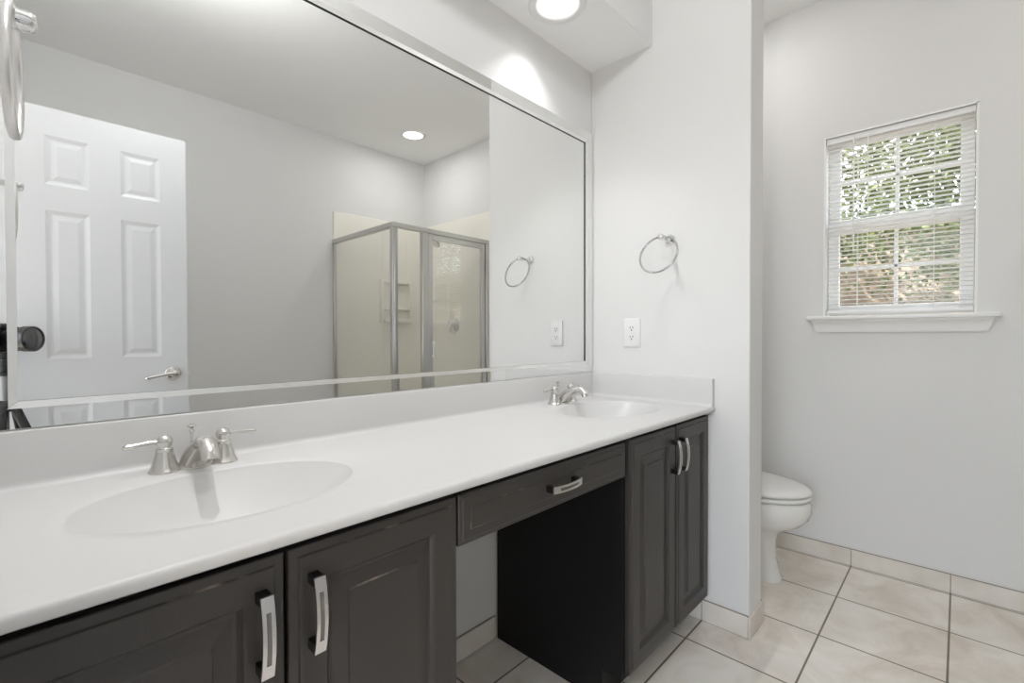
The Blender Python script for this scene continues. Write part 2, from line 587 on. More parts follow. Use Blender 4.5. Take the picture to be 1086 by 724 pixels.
sash('lower_sash', GX - 0.030, GX - 0.002, WZ0 + 0.006, 1.652, 1.246, 1.602)
# stool and apron
bm = new()
box(bm, W - 0.042, W + 0.07, WY0 - 0.072, WY1 + 0.066, WZ0 - 0.020, WZ0, 0.006, 3)
obj('window_stool', bm, M['white'], win, 40)
bm = new()
z1, z0 = WZ0 - 0.020, WZ0 - 0.078
yl, yr = WY0 - 0.052, WY1 + 0.047
prof = [(0.030, z1), (0.030, z1 - 0.006), (0.022, z1 - 0.014), (0.016, z1 - 0.030), (0.016, z1 - 0.046), (0.012, z0), (0.0, z0)]
la = [(W - d, yl + (z1 - z) * 0.32, z) for d, z in prof] + [(W, yl, z1)]
lb = [(W - d, yr - (z1 - z) * 0.32, z) for d, z in prof] + [(W, yr, z1)]
rings(bm, [la, lb])
obj('window_apron', bm, M['white'], win, 35)

# mini blind
bl = thing('window_blind', 'white horizontal mini blind let down inside the window opening', 'blind', (W + 0.03, 0.22, WZ0))
bm = new(); box(bm, W + 0.008, W + 0.042, WY0 + 0.008, WY1 - 0.008, 2.030, 2.058, 0.003, 2)
obj('headrail', bm, M['slat'], bl, 40)
bm = new()
z = 2.022
while z > 1.232:
    cols = []
    for k in range(5):
        t = k / 4 - 0.5
        cols.append((W + 0.025 + t * 0.025, z + 0.0016 * (1 - 4 * t * t) - 0.0010 * t * 2))
    la = [(x, WY0 + 0.011, zz) for x, zz in cols] + [(x, WY0 + 0.011, zz - 0.0007) for x, zz in reversed(cols)]
    lb = [(x, WY1 - 0.011, zz) for x, zz, in cols] + [(x, WY1 - 0.011, zz - 0.0007) for x, zz in reversed(cols)]
    rings(bm, [la, lb])
    z -= 0.0197
obj('slats', bm, M['slat'], bl, 50)
bm = new(); box(bm, W + 0.012, W + 0.038, WY0 + 0.011, WY1 - 0.011, 1.206, 1.220, 0.003, 2)
obj('bottom_rail', bm, M['slat'], bl, 40)
for yy in (0.085, 0.358):
    for xx in (W + 0.0115, W + 0.0385):
        bm = new(); tube(bm, [(xx, yy, 1.215), (xx, yy, 2.035)], 0.0011, 6)
        obj('ladder_cord', bm, M['cord'], bl)
bm = new(); tube(bm, [(W + 0.004, 0.318, 1.52), (W + 0.004, 0.318, 2.04)], 0.0016, 6)
tube(bm, [(W + 0.004, 0.318, 1.50), (W + 0.004, 0.318, 1.52)], [0.004, 0.0025], 8)
obj('pull_cord', bm, M['cord'], bl, 40)
bm = new(); tube(bm, [(W + 0.003, 0.372, 1.50), (W + 0.003, 0.372, 2.04)], 0.003, 6)
obj('tilt_wand', bm, M['plastic'], bl, 40)

# ------------------------------------------------------------------ vanity counter with two moulded basins
def counter():
    t = thing('vanity_counter', 'long white moulded marble vanity top with two oval basins', 'vanity counter', (0.9, 0.95, TOP))
    bm = new()
    x0, x1, y0, y1 = XL + 0.001, A - 0.001, 0.672, B - 0.002
    FR = 0.008
    ye = y0 + FR
    xm = 0.89
    N = 96
    prof = [(1.000, 0.0), (0.994, -0.0006), (0.986, -0.0030)]
    prof += [(f, -0.003 - 0.117 * (1 - (f / 0.986) ** 1.9)) for f in (0.96, 0.92, 0.86, 0.78, 0.68, 0.56, 0.43, 0.30, 0.18, 0.08)]
    for bx0, bx1, cx, cy, a, b in ((x0, xm, 0.266, 0.937, 0.217, 0.156), (xm, x1, 1.519, 0.940, 0.226, 0.160)):
        # boundary points on the rectangle, by angle (corner angles included)
        angs = [2 * math.pi * i / N for i in range(N)]
        for X in (bx0, bx1):
            for Y in (ye, y1):
                an = math.atan2(Y - cy, X - cx) % (2 * math.pi)
                k = min(range(N), key=lambda q: abs((angs[q] - an + math.pi) % (2 * math.pi) - math.pi))
                angs[k] = an
        outer, loops = [], []
        for an in angs:
            c, s = math.cos(an), math.sin(an)
            tt = []
            if c > 1e-9: tt.append((bx1 - cx) / c)
            if c < -1e-9: tt.append((bx0 - cx) / c)
            if s > 1e-9: tt.append((y1 - cy) / s)
            if s < -1e-9: tt.append((ye - cy) / s)
            q = min(tt)
            outer.append((cx + c * q, cy + s * q))
        el = []
        for an in angs:
            c, s = math.cos(an), math.sin(an)
            r = 1 / math.sqrt((c / a) ** 2 + (s / b) ** 2)
            el.append((c * r, s * r))
        loops.append([(p[0], p[1], TOP) for p in outer])
        for f in (0.55, 0.15):
            loops.append([(cx + e[0] + (p[0] - cx - e[0]) * f, cy + e[1] + (p[1] - cy - e[1]) * f, TOP) for e, p in zip(el, outer)])
        for f, d in prof:
            loops.append([(cx + e[0] * f, cy + e[1] * f + (1 - f) * 0.012, TOP + d) for e in el])
        rings(bm, loops, (False, True))
    # rolled front edge, underside and back
    pr = [(y0 + 0.022, TOP - 0.019), (y0 + 0.003, TOP - 0.019), (y0, TOP - 0.016)]
    for k in range(0, 7):
        an = math.pi - k / 6 * math.pi / 2
        pr.append((ye + FR * math.cos(an), TOP - FR + FR * math.sin(an)))
    rings(bm, [[(x0, y, z) for y, z in pr], [(xm, y, z) for y, z in pr], [(x1, y, z) for y, z in pr]], (False, False), closed=False)
    box(bm, 0.53, 1.25, y0 + 0.022, y1, TOP - 0.019, TOP - 0.016)
    bmesh.ops.remove_doubles(bm, verts=bm.verts, dist=2e-5)
    obj('counter_slab', bm, M['marble'], t, 60)
    # backsplash with a cove at its foot
    def cove(n=6, r=0.014):
        return [(r * (1 - math.cos(k / n * math.pi / 2)) , r * (1 - math.sin(k / n * math.pi / 2))) for k in range(n + 1)]
    TH, ZT = 0.020, 0.9375
    bm = new()
    q = [(0.0, TOP - 0.002), (0.0, ZT), (TH - 0.004, ZT), (TH - 0.001, ZT - 0.001), (TH, ZT - 0.004), (TH, TOP + 0.014)]
    q += [(TH + 0.014 - 0.014 * math.cos(k / 6 * math.pi / 2), TOP + 0.014 - 0.014 * math.sin(k / 6 * math.pi / 2)) for k in range(1, 7)]
    q += [(TH + 0.014, TOP - 0.002)]
    rings(bm, [[(x, B - 0.002 - d, z) for d, z in q] for x in (x0, x1)])
    obj('backsplash', bm, M['marble'], t, 50)
    bm = new()
    rings(bm, [[(A - 0.001 - d, y, z) for d, z in q] for y in (0.676, B - 0.004)])
    obj('side_splash', bm, M['marble'], t, 50)
    for cx in (0.266, 1.519):
        bm = new()
        lathe(bm, [(0.030, 0.0), (0.030, 0.002), (0.024, 0.003), (0.021, -0.001), (0.019, 0.0015), (0.004, 0.006)], (cx, 0.937 + 0.0105, TOP - 0.121), seg=32)
        obj('drain', bm, M['nickel'], t, 40)
    return t
counter()

# ------------------------------------------------------------------ cabinets
def panel_front(bm, x0, x1, z0, z1, yf, th, rail, field, arched=False, grain=0):
    """A routed front of stepped rectangles: outer bead, frame, groove, raised field. Worn faces take material 1."""
    steps = [(0.000, th), (0.000, 0.0065), (0.0015, 0.0050), (0.0125, 0.0036), (0.0145, 0.0005), (0.0165, 0.0),
             (rail, 0.0), (rail + 0.003, 0.0045), (rail + 0.0065, 0.0085), (rail + 0.012, 0.0090),
             (field - 0.003, 0.0040), (field - 0.0012, 0.0010), (field + 0.0015, 0.0006)]
    loops = []
    for i, d in steps:
        loops.append([(x0 + i, yf + d, z0 + i), (x1 - i, yf + d, z0 + i), (x1 - i, yf + d, z1 - i), (x0 + i, yf + d, z1 - i)])
    rs = [[bm.verts.new(p) for p in lp] for lp in loops]
    for k, (a, b) in enumerate(zip(rs, rs[1:])):
        for i in range(4):
            j = (i + 1) % 4
            f = bm.faces.new((a[i], a[j], b[j], b[i]))
            f.material_index = 1 if k in (3, 10) and i in (0, 2) else 0
    bm.faces.new(rs[-1]); bm.faces.new(list(reversed(rs[0])))

def bow_pull(parent, cx, cz, yf, vertical=True):
    """flat bowed bar pull with a long recessed slot, on two dark feet"""
    bm = new()
    L, Wd, T = 0.110, 0.0165, 0.0035
    n = 14
    def P(s, w, d):       # s along, w across, d out of the door
        return (cx + w, yf - d, cz + s) if vertical else (cx + s, yf - d, cz + w)
    def bow(s): return 0.024 + 0.0085 * (1 - (2 * s / L) ** 2)
    SL, SW = 0.071, 0.0062
    ss = sorted(set([-L / 2 + L * k / n for k in range(n + 1)] + [-SL / 2, SL / 2]))
    for w0, w1, rng in ((-Wd / 2, -SW / 2, None), (SW / 2, Wd / 2, None), (-SW / 2, SW / 2, 'ends')):
        segs = [(a, b) for a, b in zip(ss, ss[1:])]
        if rng:
            groups = [[s for s in ss if s <= -SL / 2 + 1e-9], [s for s in ss if s >= SL / 2 - 1e-9]]
        else:
            groups = [ss]
        for g in groups:
            loops = [[P(s, w0, bow(s)), P(s, w1, bow(s)), P(s, w1, bow(s) - T), P(s, w0, bow(s) - T)] for s in g]
            rings(bm, loops, (True, True), 0)
    # recessed strip in the slot
    g = [s for s in ss if abs(s) <= SL / 2 + 1e-9]
    rings(bm, [[P(s, -SW / 2, bow(s) - 0.0018), P(s, SW / 2, bow(s) - 0.0018), P(s, SW / 2, bow(s) - T), P(s, -SW / 2, bow(s) - T)] for s in g], (True, True), 2)
    # feet
    for e in (-1, 1):
        a, b = sorted((e * L / 2, e * (L / 2 - 0.014)))
        w = Wd / 2 - 0.0006
        rings(bm, [[P(a + 0.0003, -w, d), P(b - 0.0003, -w, d), P(b - 0.0003, w, d), P(a + 0.0003, w, d)] for d in (0.0, 0.0225)], (True, True), 1)
    return obj('handle', bm, [M['pull_face'], M['pull_dark'], M['pull_slot']], parent)

YF, YC = 0.690, 0.709      # door fronts, cabinet face
def cabinet(name, label, x0, x1, doors, loc_x):
    t = thing(name, label, 'cabinet', (loc_x, 0.95, 0))
    bm = new()
    zt = TOP - 0.0195
    KZ, KY = 0.100, 0.775
    th = 0.016
    box(bm, x0, x0 + th, KY, B - 0.012, 0.0, zt)
    box(bm, x0, x0 + th, YC, KY, KZ, zt)
    box(bm, x1 - th, x1, KY, B - 0.012, 0.0, zt)
    box(bm, x1 - th, x1, YC, KY, KZ, zt)
    box(bm, x0 + th, x1 - th, YC + 0.018, B - 0.012, KZ, KZ + th)
    box(bm, x0 + th, x1 - th, B - 0.020, B - 0.012, KZ, zt)
    # face frame
    box(bm, x0 + th, x0 + 0.035, YC, YC + 0.018, KZ, zt)
    box(bm, x1 - 0.035, x1 - th, YC, YC + 0.018, KZ, zt)
    box(bm, x0 + 0.035, x1 - 0.035, YC, YC + 0.018, zt - 0.03, zt)
    box(bm, x0 + 0.035, x1 - 0.035, YC, YC + 0.018, KZ, KZ + 0.03)
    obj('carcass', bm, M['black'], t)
    bm = new(); box(bm, x0 + th, x1 - th, KY, KY + 0.012, 0.0, KZ)
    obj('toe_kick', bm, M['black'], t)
    for dx0, dx1, hx in doors:
        bm = new()
        panel_front(bm, dx0, dx1, 0.108, 0.7985, YF, YC - YF - 0.0005, 0.054, 0.092)
        d = obj('door', bm, [M['cab'], M['worn']], t)
        bow_pull(d, hx, 0.7035, YF)
    return t
cabinet('vanity_cabinet', 'charcoal vanity cabinet below the nearer basin', XL + 0.001, 0.5815,
        ((-0.048, 0.2625, 0.2300), (0.2685, 0.5795, 0.3015)), 0.26)
cabinet('vanity_cabinet', 'charcoal two-door vanity cabinet against the partition wall, below the far basin', 1.2100, A - 0.010,
        ((1.2295, 1.5345, 1.4990), (1.5420, A - 0.0105, 1.5585)), 1.52)
t = thing('knee_drawer_unit', 'charcoal drawer over the open knee space between the two cabinets', 'drawer', (0.895, 0.75, 0.69))
bm = new()
box(bm, 0.5825, 1.2090, YC + 0.004, YC + 0.022, 0.792, TOP - 0.0195)
box(bm, 0.600, 1.190, YC, 1.10, 0.712, 0.722)
box(bm, 0.600, 0.612, YC, 1.10, 0.722, 0.790)
box(bm, 1.178, 1.190, YC, 1.10, 0.722, 0.790)
box(bm, 0.5825, 0.600, YC, 1.20, 0.755, TOP - 0.0195)
box(bm, 1.1905, 1.2090, YC, 1.20, 0.755, TOP - 0.0195)
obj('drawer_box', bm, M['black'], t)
bm = new()
x0, x1, z0, z1, yf = 0.5855, 1.2065, 0.6995, 0.7985, YF
steps = [(0.0, YC - YF - 0.0005), (0.0, 0.0065), (0.0015, 0.0050), (0.0085, 0.0040), (0.0105, 0.0022), (0.027, 0.0015), (0.0285, -0.0005), (0.031, -0.0008)]
rs = [[bm.verts.new(p) for p in ((x0 + i, yf + d, z0 + i), (x1 - i, yf + d, z0 + i), (x1 - i, yf + d, z1 - i), (x0 + i, yf + d, z1 - i))] for i, d in steps]
for k, (a, b) in enumerate(zip(rs, rs[1:])):
    for i in range(4):
        f = bm.faces.new((a[i], a[(i + 1) % 4], b[(i + 1) % 4], b[i]))
        f.material_index = 1 if k == 5 else 0
bm.faces.new(rs[-1]); bm.faces.new(list(reversed(rs[0])))
d = obj('drawer_front', bm, [M['cab_h'], M['worn']], t)
bow_pull(d, 0.897, 0.752, YF, vertical=False)

# ------------------------------------------------------------------ mirror with mirrored frame
t = thing('wall_mirror', 'wide wall mirror framed in mirrored glass strips above the vanity', 'mirror', (0.9, B, 0.944))
mx0, mx1, mz0, mz1 = -0.0500, 1.8285, 0.9388, 2.0195
ix0, ix1, iz0, iz1 = 0.0075, 1.7745, 0.9890, 1.9665
YM, YS = B - 0.004, B - 0.0110       # faces of the main pane and of the strips
bm = new(); box(bm, mx0 + 0.01, mx1 - 0.01, YM, B - 0.0008, mz0 + 0.01, mz1 - 0.01)
obj('mirror_pane', bm, M['mirror'], t)
BV, BD = 0.0125, 0.0022
def strip(o0, o1, i0, i1):
    """one mitred strip: outer edge o0-o1, inner edge i0-i1 in (x, z); face, inner bevel, dark ground edge"""
    bm = new()
    o0, o1, i0, i1 = (Vector(p) for p in (o0, o1, i0, i1))
    wd = abs((i0 - o0).x) if abs((o1 - o0).x) < abs((o1 - o0).y) else abs((i0 - o0).y)
    def at(f): return o0 + (i0 - o0) * f, o1 + (i1 - o1) * f
    ob = 0.0016 / wd
    cols = []
    for f, y in ((0.0, B - 0.001), (0.0, YS + 0.0015), (ob, YS), (1 - BV / wd, YS), (1.0, YS + BD), (1.0, YM)):
        p, q = at(f)
        cols.append([(p.x, y, p.y), (q.x, y, q.y)])
    vs = [[bm.verts.new(c) for c in col] for col in cols]
    for k, (a, b) in enumerate(zip(vs, vs[1:])):
        f = bm.faces.new((a[0], a[1], b[1], b[0]))
        f.material_index = 1 if k == 4 else 2 if k == 3 else 0
    f = bm.faces.new([v[0] for v in vs]); f.material_index = 1
    f = bm.faces.new([v[1] for v in reversed(vs)]); f.material_index = 1
    f = bm.faces.new((vs[0][0], vs[-1][0], vs[-1][1], vs[0][1])); f.material_index = 1
    return obj('frame_strip', bm, [M['mirror'], M['mirror_edge'], M['mirror_bevel']], t)
g = 0.0003
strip((mx0 + g, mz1), (mx1 - g, mz1), (ix0 + g, iz1), (ix1 - g, iz1))
strip((mx0 + g, mz0), (mx1 - g, mz0), (ix0 + g, iz0), (ix1 - g, iz0))
strip((mx0, mz0 + g), (mx0, mz1 - g), (ix0, iz0 + g), (ix0, iz1 - g))
strip((mx1, mz0 + g), (mx1, mz1 - g), (ix1, iz0 + g), (ix1, iz1 - g))

# ------------------------------------------------------------------ faucets
def make_faucet(label, cx):
    fy = 1.157
    t = thing('faucet', label, 'faucet', (cx, fy, TOP), 'nickel basin faucets')
    bm = new()
    path = smooth_path([(0, 0.004, 0.000, 0.0240), (0, 0.003, 0.005, 0.0235), (0, -0.001, 0.013, 0.0220), (0, -0.010, 0.024, 0.0205), (0, -0.024, 0.036, 0.0180), (0, -0.042, 0.0475, 0.0155),
                        (0, -0.061, 0.0585, 0.0138), (0, -0.080, 0.0615, 0.0128), (0, -0.097, 0.0560, 0.0124), (0, -0.107, 0.0455, 0.0126), (0, -0.111, 0.0350, 0.0130)], 4)
    tube(bm, [(cx + p[0], fy + p[1], TOP + p[2]) for p in path], [p[3] for p in path], 24)
    for v in bm.verts:
        v.co.x = cx + (v.co.x - cx) * 1.28
    lathe(bm, [(0.031, 0.0), (0.031, 0.003), (0.027, 0.006)], (cx, fy + 0.003, TOP), seg=32)
    obj('spout', bm, M['nickel'], t, 50)
    bm = new()
    c = (cx, fy + 0.024, TOP + 0.001)
    lathe(bm, [(0.0030, 0.0), (0.0030, 0.066), (0.0050, 0.067), (0.0050, 0.070), (0.0032, 0.072), (0.0036, 0.076), (0.0085, 0.079), (0.0088, 0.082), (0.004, 0.084)], c, seg=20)
    obj('lift_rod', bm, M['nickel'], t, 50)
    for s in (-1, 1):
        hx = cx + s * 0.0520
        bm = new()
        lathe(bm, [(0.0275, 0.0), (0.0275, 0.003), (0.0255, 0.005), (0.0225, 0.012), (0.0185, 0.025), (0.0150, 0.038), (0.0143, 0.042), (0.0150, 0.0435), (0.0150, 0.046), (0.0110, 0.048), (0.0105, 0.050),
                   (0.0125, 0.053), (0.0138, 0.058), (0.0135, 0.064), (0.0110, 0.069), (0.0060, 0.0725), (0.001, 0.0735)], (hx, fy, TOP), seg=32)
        h = obj('handle', bm, M['nickel'], t, 50)
        bm = new()
        lp = smooth_path([(0.006, 0.0, 0.0600, 0.0052), (0.020, 0.0, 0.0608, 0.0042), (0.036, 0.0, 0.0602, 0.0042), (0.050, 0.0, 0.0585, 0.0052), (0.060, 0.0, 0.0570, 0.0062), (0.0645, 0.0, 0.0563, 0.0048), (0.066, 0, 0.0560, 0.0010)], 4)
        tube(bm, [(hx + s * p[0], fy + p[1], TOP + p[2]) for p in lp], [p[3] for p in lp], 16)
        obj('lever', bm, M['nickel'], h, 50)
    return t
f1 = make_faucet('brushed nickel two-handle faucet behind the nearer basin', 0.2610)
dup(f1, (1.5190, 1.157, TOP), 'brushed nickel two-handle faucet behind the far basin, by the partition')

# ------------------------------------------------------------------ towel rings
def towel_ring(label, wall, out, along, c, tilt, yaw, r=0.0765, rr=0.0038, reach=0.080, m='ring'):
    """wall: point where the post meets the wall; out: unit vector off the wall; along: unit vector along the wall"""
    t = thing('towel_ring', label, 'towel ring', wall, 'chrome towel rings')
    out = Vector(out); wall = Vector(wall)
    bm = new()
    lathe(bm, [(0.022, 0.0), (0.022, 0.003), (0.019, 0.007), (0.012, 0.011), (0.008, 0.016), (0.0070, 0.030), (0.0070, reach - 0.022), (0.0105, reach - 0.019), (0.0120, reach - 0.013),
               (0.0120, reach + 0.004), (0.0105, reach + 0.009), (0.0050, reach + 0.012)], wall, out, 28)
    obj('post', bm, M['chrome'], t, 50)
    bm = new()
    al = Vector(along)
    zv = Vector((0, 0, 1))
    n = (out * math.cos(yaw) + al * math.sin(yaw)).normalized()
    u = zv.cross(n).normalized()
    v = (zv * math.cos(tilt) - n * math.sin(tilt)).normalized()
    torus(bm, c, u, v, r, rr)
    obj('ring', bm, M[m], t, 60)
    return t
towel_ring('chrome towel ring on the partition wall above the outlet', (A, 0.854, 1.489), (-1, 0, 0), (0, 1, 0), (1.731, 0.854, 1.418), R(19.2), 0.0)
towel_ring('chrome towel ring beside the mirror, close up', (XL, 0.790, 1.470), (1, 0, 0), (0, 1, 0), (0.004, 0.790, 1.409), R(0.5), R(-4.5), r=0.071, rr=0.0052, reach=0.074, m='satin_ring')

# ------------------------------------------------------------------ outlet
t = thing('wall_outlet', 'white double outlet on the partition wall below the towel ring', 'outlet', (A, 1.0225, 1.115))
bm = new(); box(bm, A - 0.006, A, 0.983, 1.062, 1.053, 1.177, 0.0035, 3)
obj('cover_plate', bm, M['plastic'], t, 40)
for zc in (1.115 + 0.0195, 1.115 - 0.0195):
    bm = new()
    lp = []
    for k in range(32):
        a = 2 * math.pi * k / 32
        lp.append((max(-0.0135, min(0.0135, 0.0172 * math.cos(a))), 0.0142 * math.sin(a)))
    rings(bm, [[(A - d, 1.0225 + y, zc + z) for y, z in lp] for d in (0.004, 0.0075)])
    r_ = obj('receptacle', bm, M['plastic'], t)
    bm = new()
    for sy, hh in ((-0.0063, 0.0045), (0.0063, 0.0036)):
        box(bm, A - 0.0079, A - 0.0070, 1.0225 + sy - 0.0013, 1.0225 + sy + 0.0013, zc + 0.003 - hh, zc + 0.003 + hh)
    lathe(bm, [(0.0030, 0.0), (0.0030, 0.0009)], (A - 0.0070, 1.0225, zc - 0.0078), (-1, 0, 0), 14)
    obj('slots', bm, M['slot'], r_)
bm = new(); lathe(bm, [(0.0028, 0.0), (0.0024, 0.0012)], (A - 0.006, 1.0225, 1.115), (-1, 0, 0), 16)
obj('screw', bm, M['plastic'], t)

# ------------------------------------------------------------------ recessed lamps
def recessed(label, x, y, z, power, can=False):
    t = thing('recessed_lamp', label, 'ceiling lamp', (x, y, z), 'recessed lamps')
    bm = new()
    if can:      # a bulb in a white cone
        pr = [(0.058, 0.072), (0.0765, 0.000)]
        lens = [(0.0578, 0.0715), (0.0578, 0.0690), (0.050, 0.0670), (0.030, 0.0660), (0.010, 0.0655)]
    else:
        pr = [(0.078, 0.0005), (0.0770, 0.000)]
        lens = [(0.078, -0.0005), (0.074, -0.004), (0.066, -0.007), (0.052, -0.010), (0.032, -0.0115), (0.010, -0.012)]
    lathe(bm, pr + [(0.0785, -0.005), (0.086, -0.0075), (0.099, -0.006), (0.105, -0.003), (0.106, -0.0003)], (x, y, z), seg=48, close=(False, False))
    obj('trim_ring', bm, M['baffle'] if can else M['white'], t, 50)
    bm = new()
    lathe(bm, lens, (x, y, z), seg=48, close=(True, True))
    obj('lamp_lens', bm, M['lamp_can'] if can else M['lamp'], t, 60)
    lamp_light(t, 'AREA', power, 0.013 if can else 0.074, 0.0635 if can else -0.0135, COOL if can else WARM, 84 if can else 180)
    return t
recessed('glowing round recessed lamp in the soffit, nearer the partition wall', CANS[1][0], CANS[1][1], SOF, LAMP, True)
recessed('glowing round recessed lamp in the soffit over the nearer basin', CANS[0][0], CANS[0][1], SOF, LAMP, True)
recessed('glowing round recessed lamp in the ceiling above the shower', 2.277, -0.806, CEIL, LAMP_CEIL)

GLX, GLY, GLZ = 0.52, 0.26, CEIL - 0.185  # globe added out of view to raise the ambient light
t = thing('fill_globe_lamp', 'added white globe fill lamp close below the ceiling, out of view', 'ceiling lamp', (GLX, GLY, CEIL))
bm = new()
lathe(bm, [(0.062, 0.0), (0.062, -0.010), (0.050, -0.022), (0.012, -0.028), (0.010, -0.075), (0.034, -0.080), (0.042, -0.092), (0.042, -0.108)], (GLX, GLY, CEIL), seg=40)
obj('fill_lamp_base', bm, M['nickel'], t, 40)
bm = new()
lathe(bm, [(0.098 * math.sin(math.pi * k / 20), 0.098 * math.cos(math.pi * k / 20)) for k in range(2, 21)], (GLX, GLY, GLZ), seg=48)
obj('fill_globe_shell', bm, M['globe'], t, 70)
lamp_light(t, 'POINT', FILL_GLOBE, 0.055, -0.185, COOL)

recessed('added round recessed fill lamp in the toilet nook ceiling, out of view', 2.30, 0.86, CEIL, FILL_NOOK)  # unseen lamp, added to brighten the nook

# ------------------------------------------------------------------ toilet
def make_toilet():
    cx = 2.366
    t = thing('toilet', 'white toilet with closed lid behind the partition wall', 'toilet', (cx, 0.85, 0))
    def egg(front, back, half, z, n=48, cy=None, sq=2.0):
        # elongated outline: the front end (low y) longer than the back
        mid = back - half * 1.05
        pts = []
        for k in range(n):
            a = 2 * math.pi * k / n
            c, s = math.cos(a), math.sin(a)
            x = half * (abs(c) ** (2 / sq)) * (1 if c >= 0 else -1)
            y = mid + s * (back - mid if s > 0 else mid - front)
            pts.append((cx + x, y, z))
        return pts
    bm = new()
    # bowl with its pedestal, front at y 0.455
    L = [egg(0.575, 0.98, 0.105, 0.0, sq=2.6), egg(0.573, 0.98, 0.106, 0.012, sq=2.6), egg(0.583, 0.975, 0.100, 0.030, sq=2.6), egg(0.598, 0.97, 0.094, 0.10, sq=2.4), egg(0.598, 0.97, 0.096, 0.18, sq=2.3),
         egg(0.585, 0.97, 0.108, 0.215, sq=2.2), egg(0.548, 0.97, 0.130, 0.238), egg(0.505, 0.97, 0.153, 0.262), egg(0.473, 0.97, 0.172, 0.295), egg(0.460, 0.97, 0.182, 0.330), egg(0.460, 0.97, 0.185, 0.362), egg(0.466, 0.968, 0.181, 0.376), egg(0.474, 0.964, 0.175, 0.379)]
    rings(bm, L)
    obj('bowl', bm, M['porcelain'], t, 60)
    bm = new()
    rings(bm, [egg(0.470, 0.945, 0.178, 0.384), egg(0.462, 0.950, 0.186, 0.386), egg(0.459, 0.952, 0.189, 0.393), egg(0.461, 0.952, 0.187, 0.400), egg(0.468, 0.948, 0.181, 0.4025)])
    obj('seat', bm, M['seat'], t, 60)
    bm = new()
    rings(bm, [egg(0.468, 0.950, 0.180, 0.4065), egg(0.461, 0.953, 0.187, 0.408), egg(0.458, 0.954, 0.190, 0.414), egg(0.461, 0.953, 0.187, 0.424), egg(0.475, 0.945, 0.176, 0.432), egg(0.510, 0.930, 0.148, 0.438), egg(0.58, 0.90, 0.09, 0.4415)])
    obj('lid', bm, M['seat'], t, 60)
    for s in (-1, 1):
        bm = new()
        box(bm, cx + s * 0.07 - 0.018, cx + s * 0.07 + 0.018, 0.935, 0.965, 0.379, 0.425, 0.006, 2)
        obj('seat_hinge', bm, M['seat'], t, 40)
        bm = new()
        box(bm, cx + s * 0.12 - 0.01, cx + s * 0.12 + 0.01, 0.56, 0.58, 0.378, 0.387, 0.002, 1)
        obj('seat_bumper', bm, M['seat'], t, 40)
    bm = new()
    box(bm, cx - 0.10, cx + 0.10, 0.93, 1.21, 0.30, 0.385, 0.02, 3)
    box(bm, cx - 0.20, cx + 0.20, 1.03, 1.222, 0.375, 0.715, 0.025, 4)
    obj('tank', bm, M['porcelain'], t, 45)
    bm = new(); box(bm, cx - 0.21, cx + 0.21, 1.018, 1.226, 0.716, 0.752, 0.012, 3)
    obj('tank_lid', bm, M['porcelain'], t, 45)
    bm = new()
    lathe(bm, [(0.012, 0), (0.012, 0.008), (0.006, 0.012)], (cx - 0.14, 1.03, 0.655), (0, -1, 0), 16)
    tube(bm, [(cx - 0.14, 1.016, 0.655), (cx - 0.10, 1.014, 0.652), (cx - 0.07, 1.014, 0.648)], [0.005, 0.0045, 0.006], 10)
    obj('flush_lever', bm, M['chrome'], t, 45)
make_toilet()

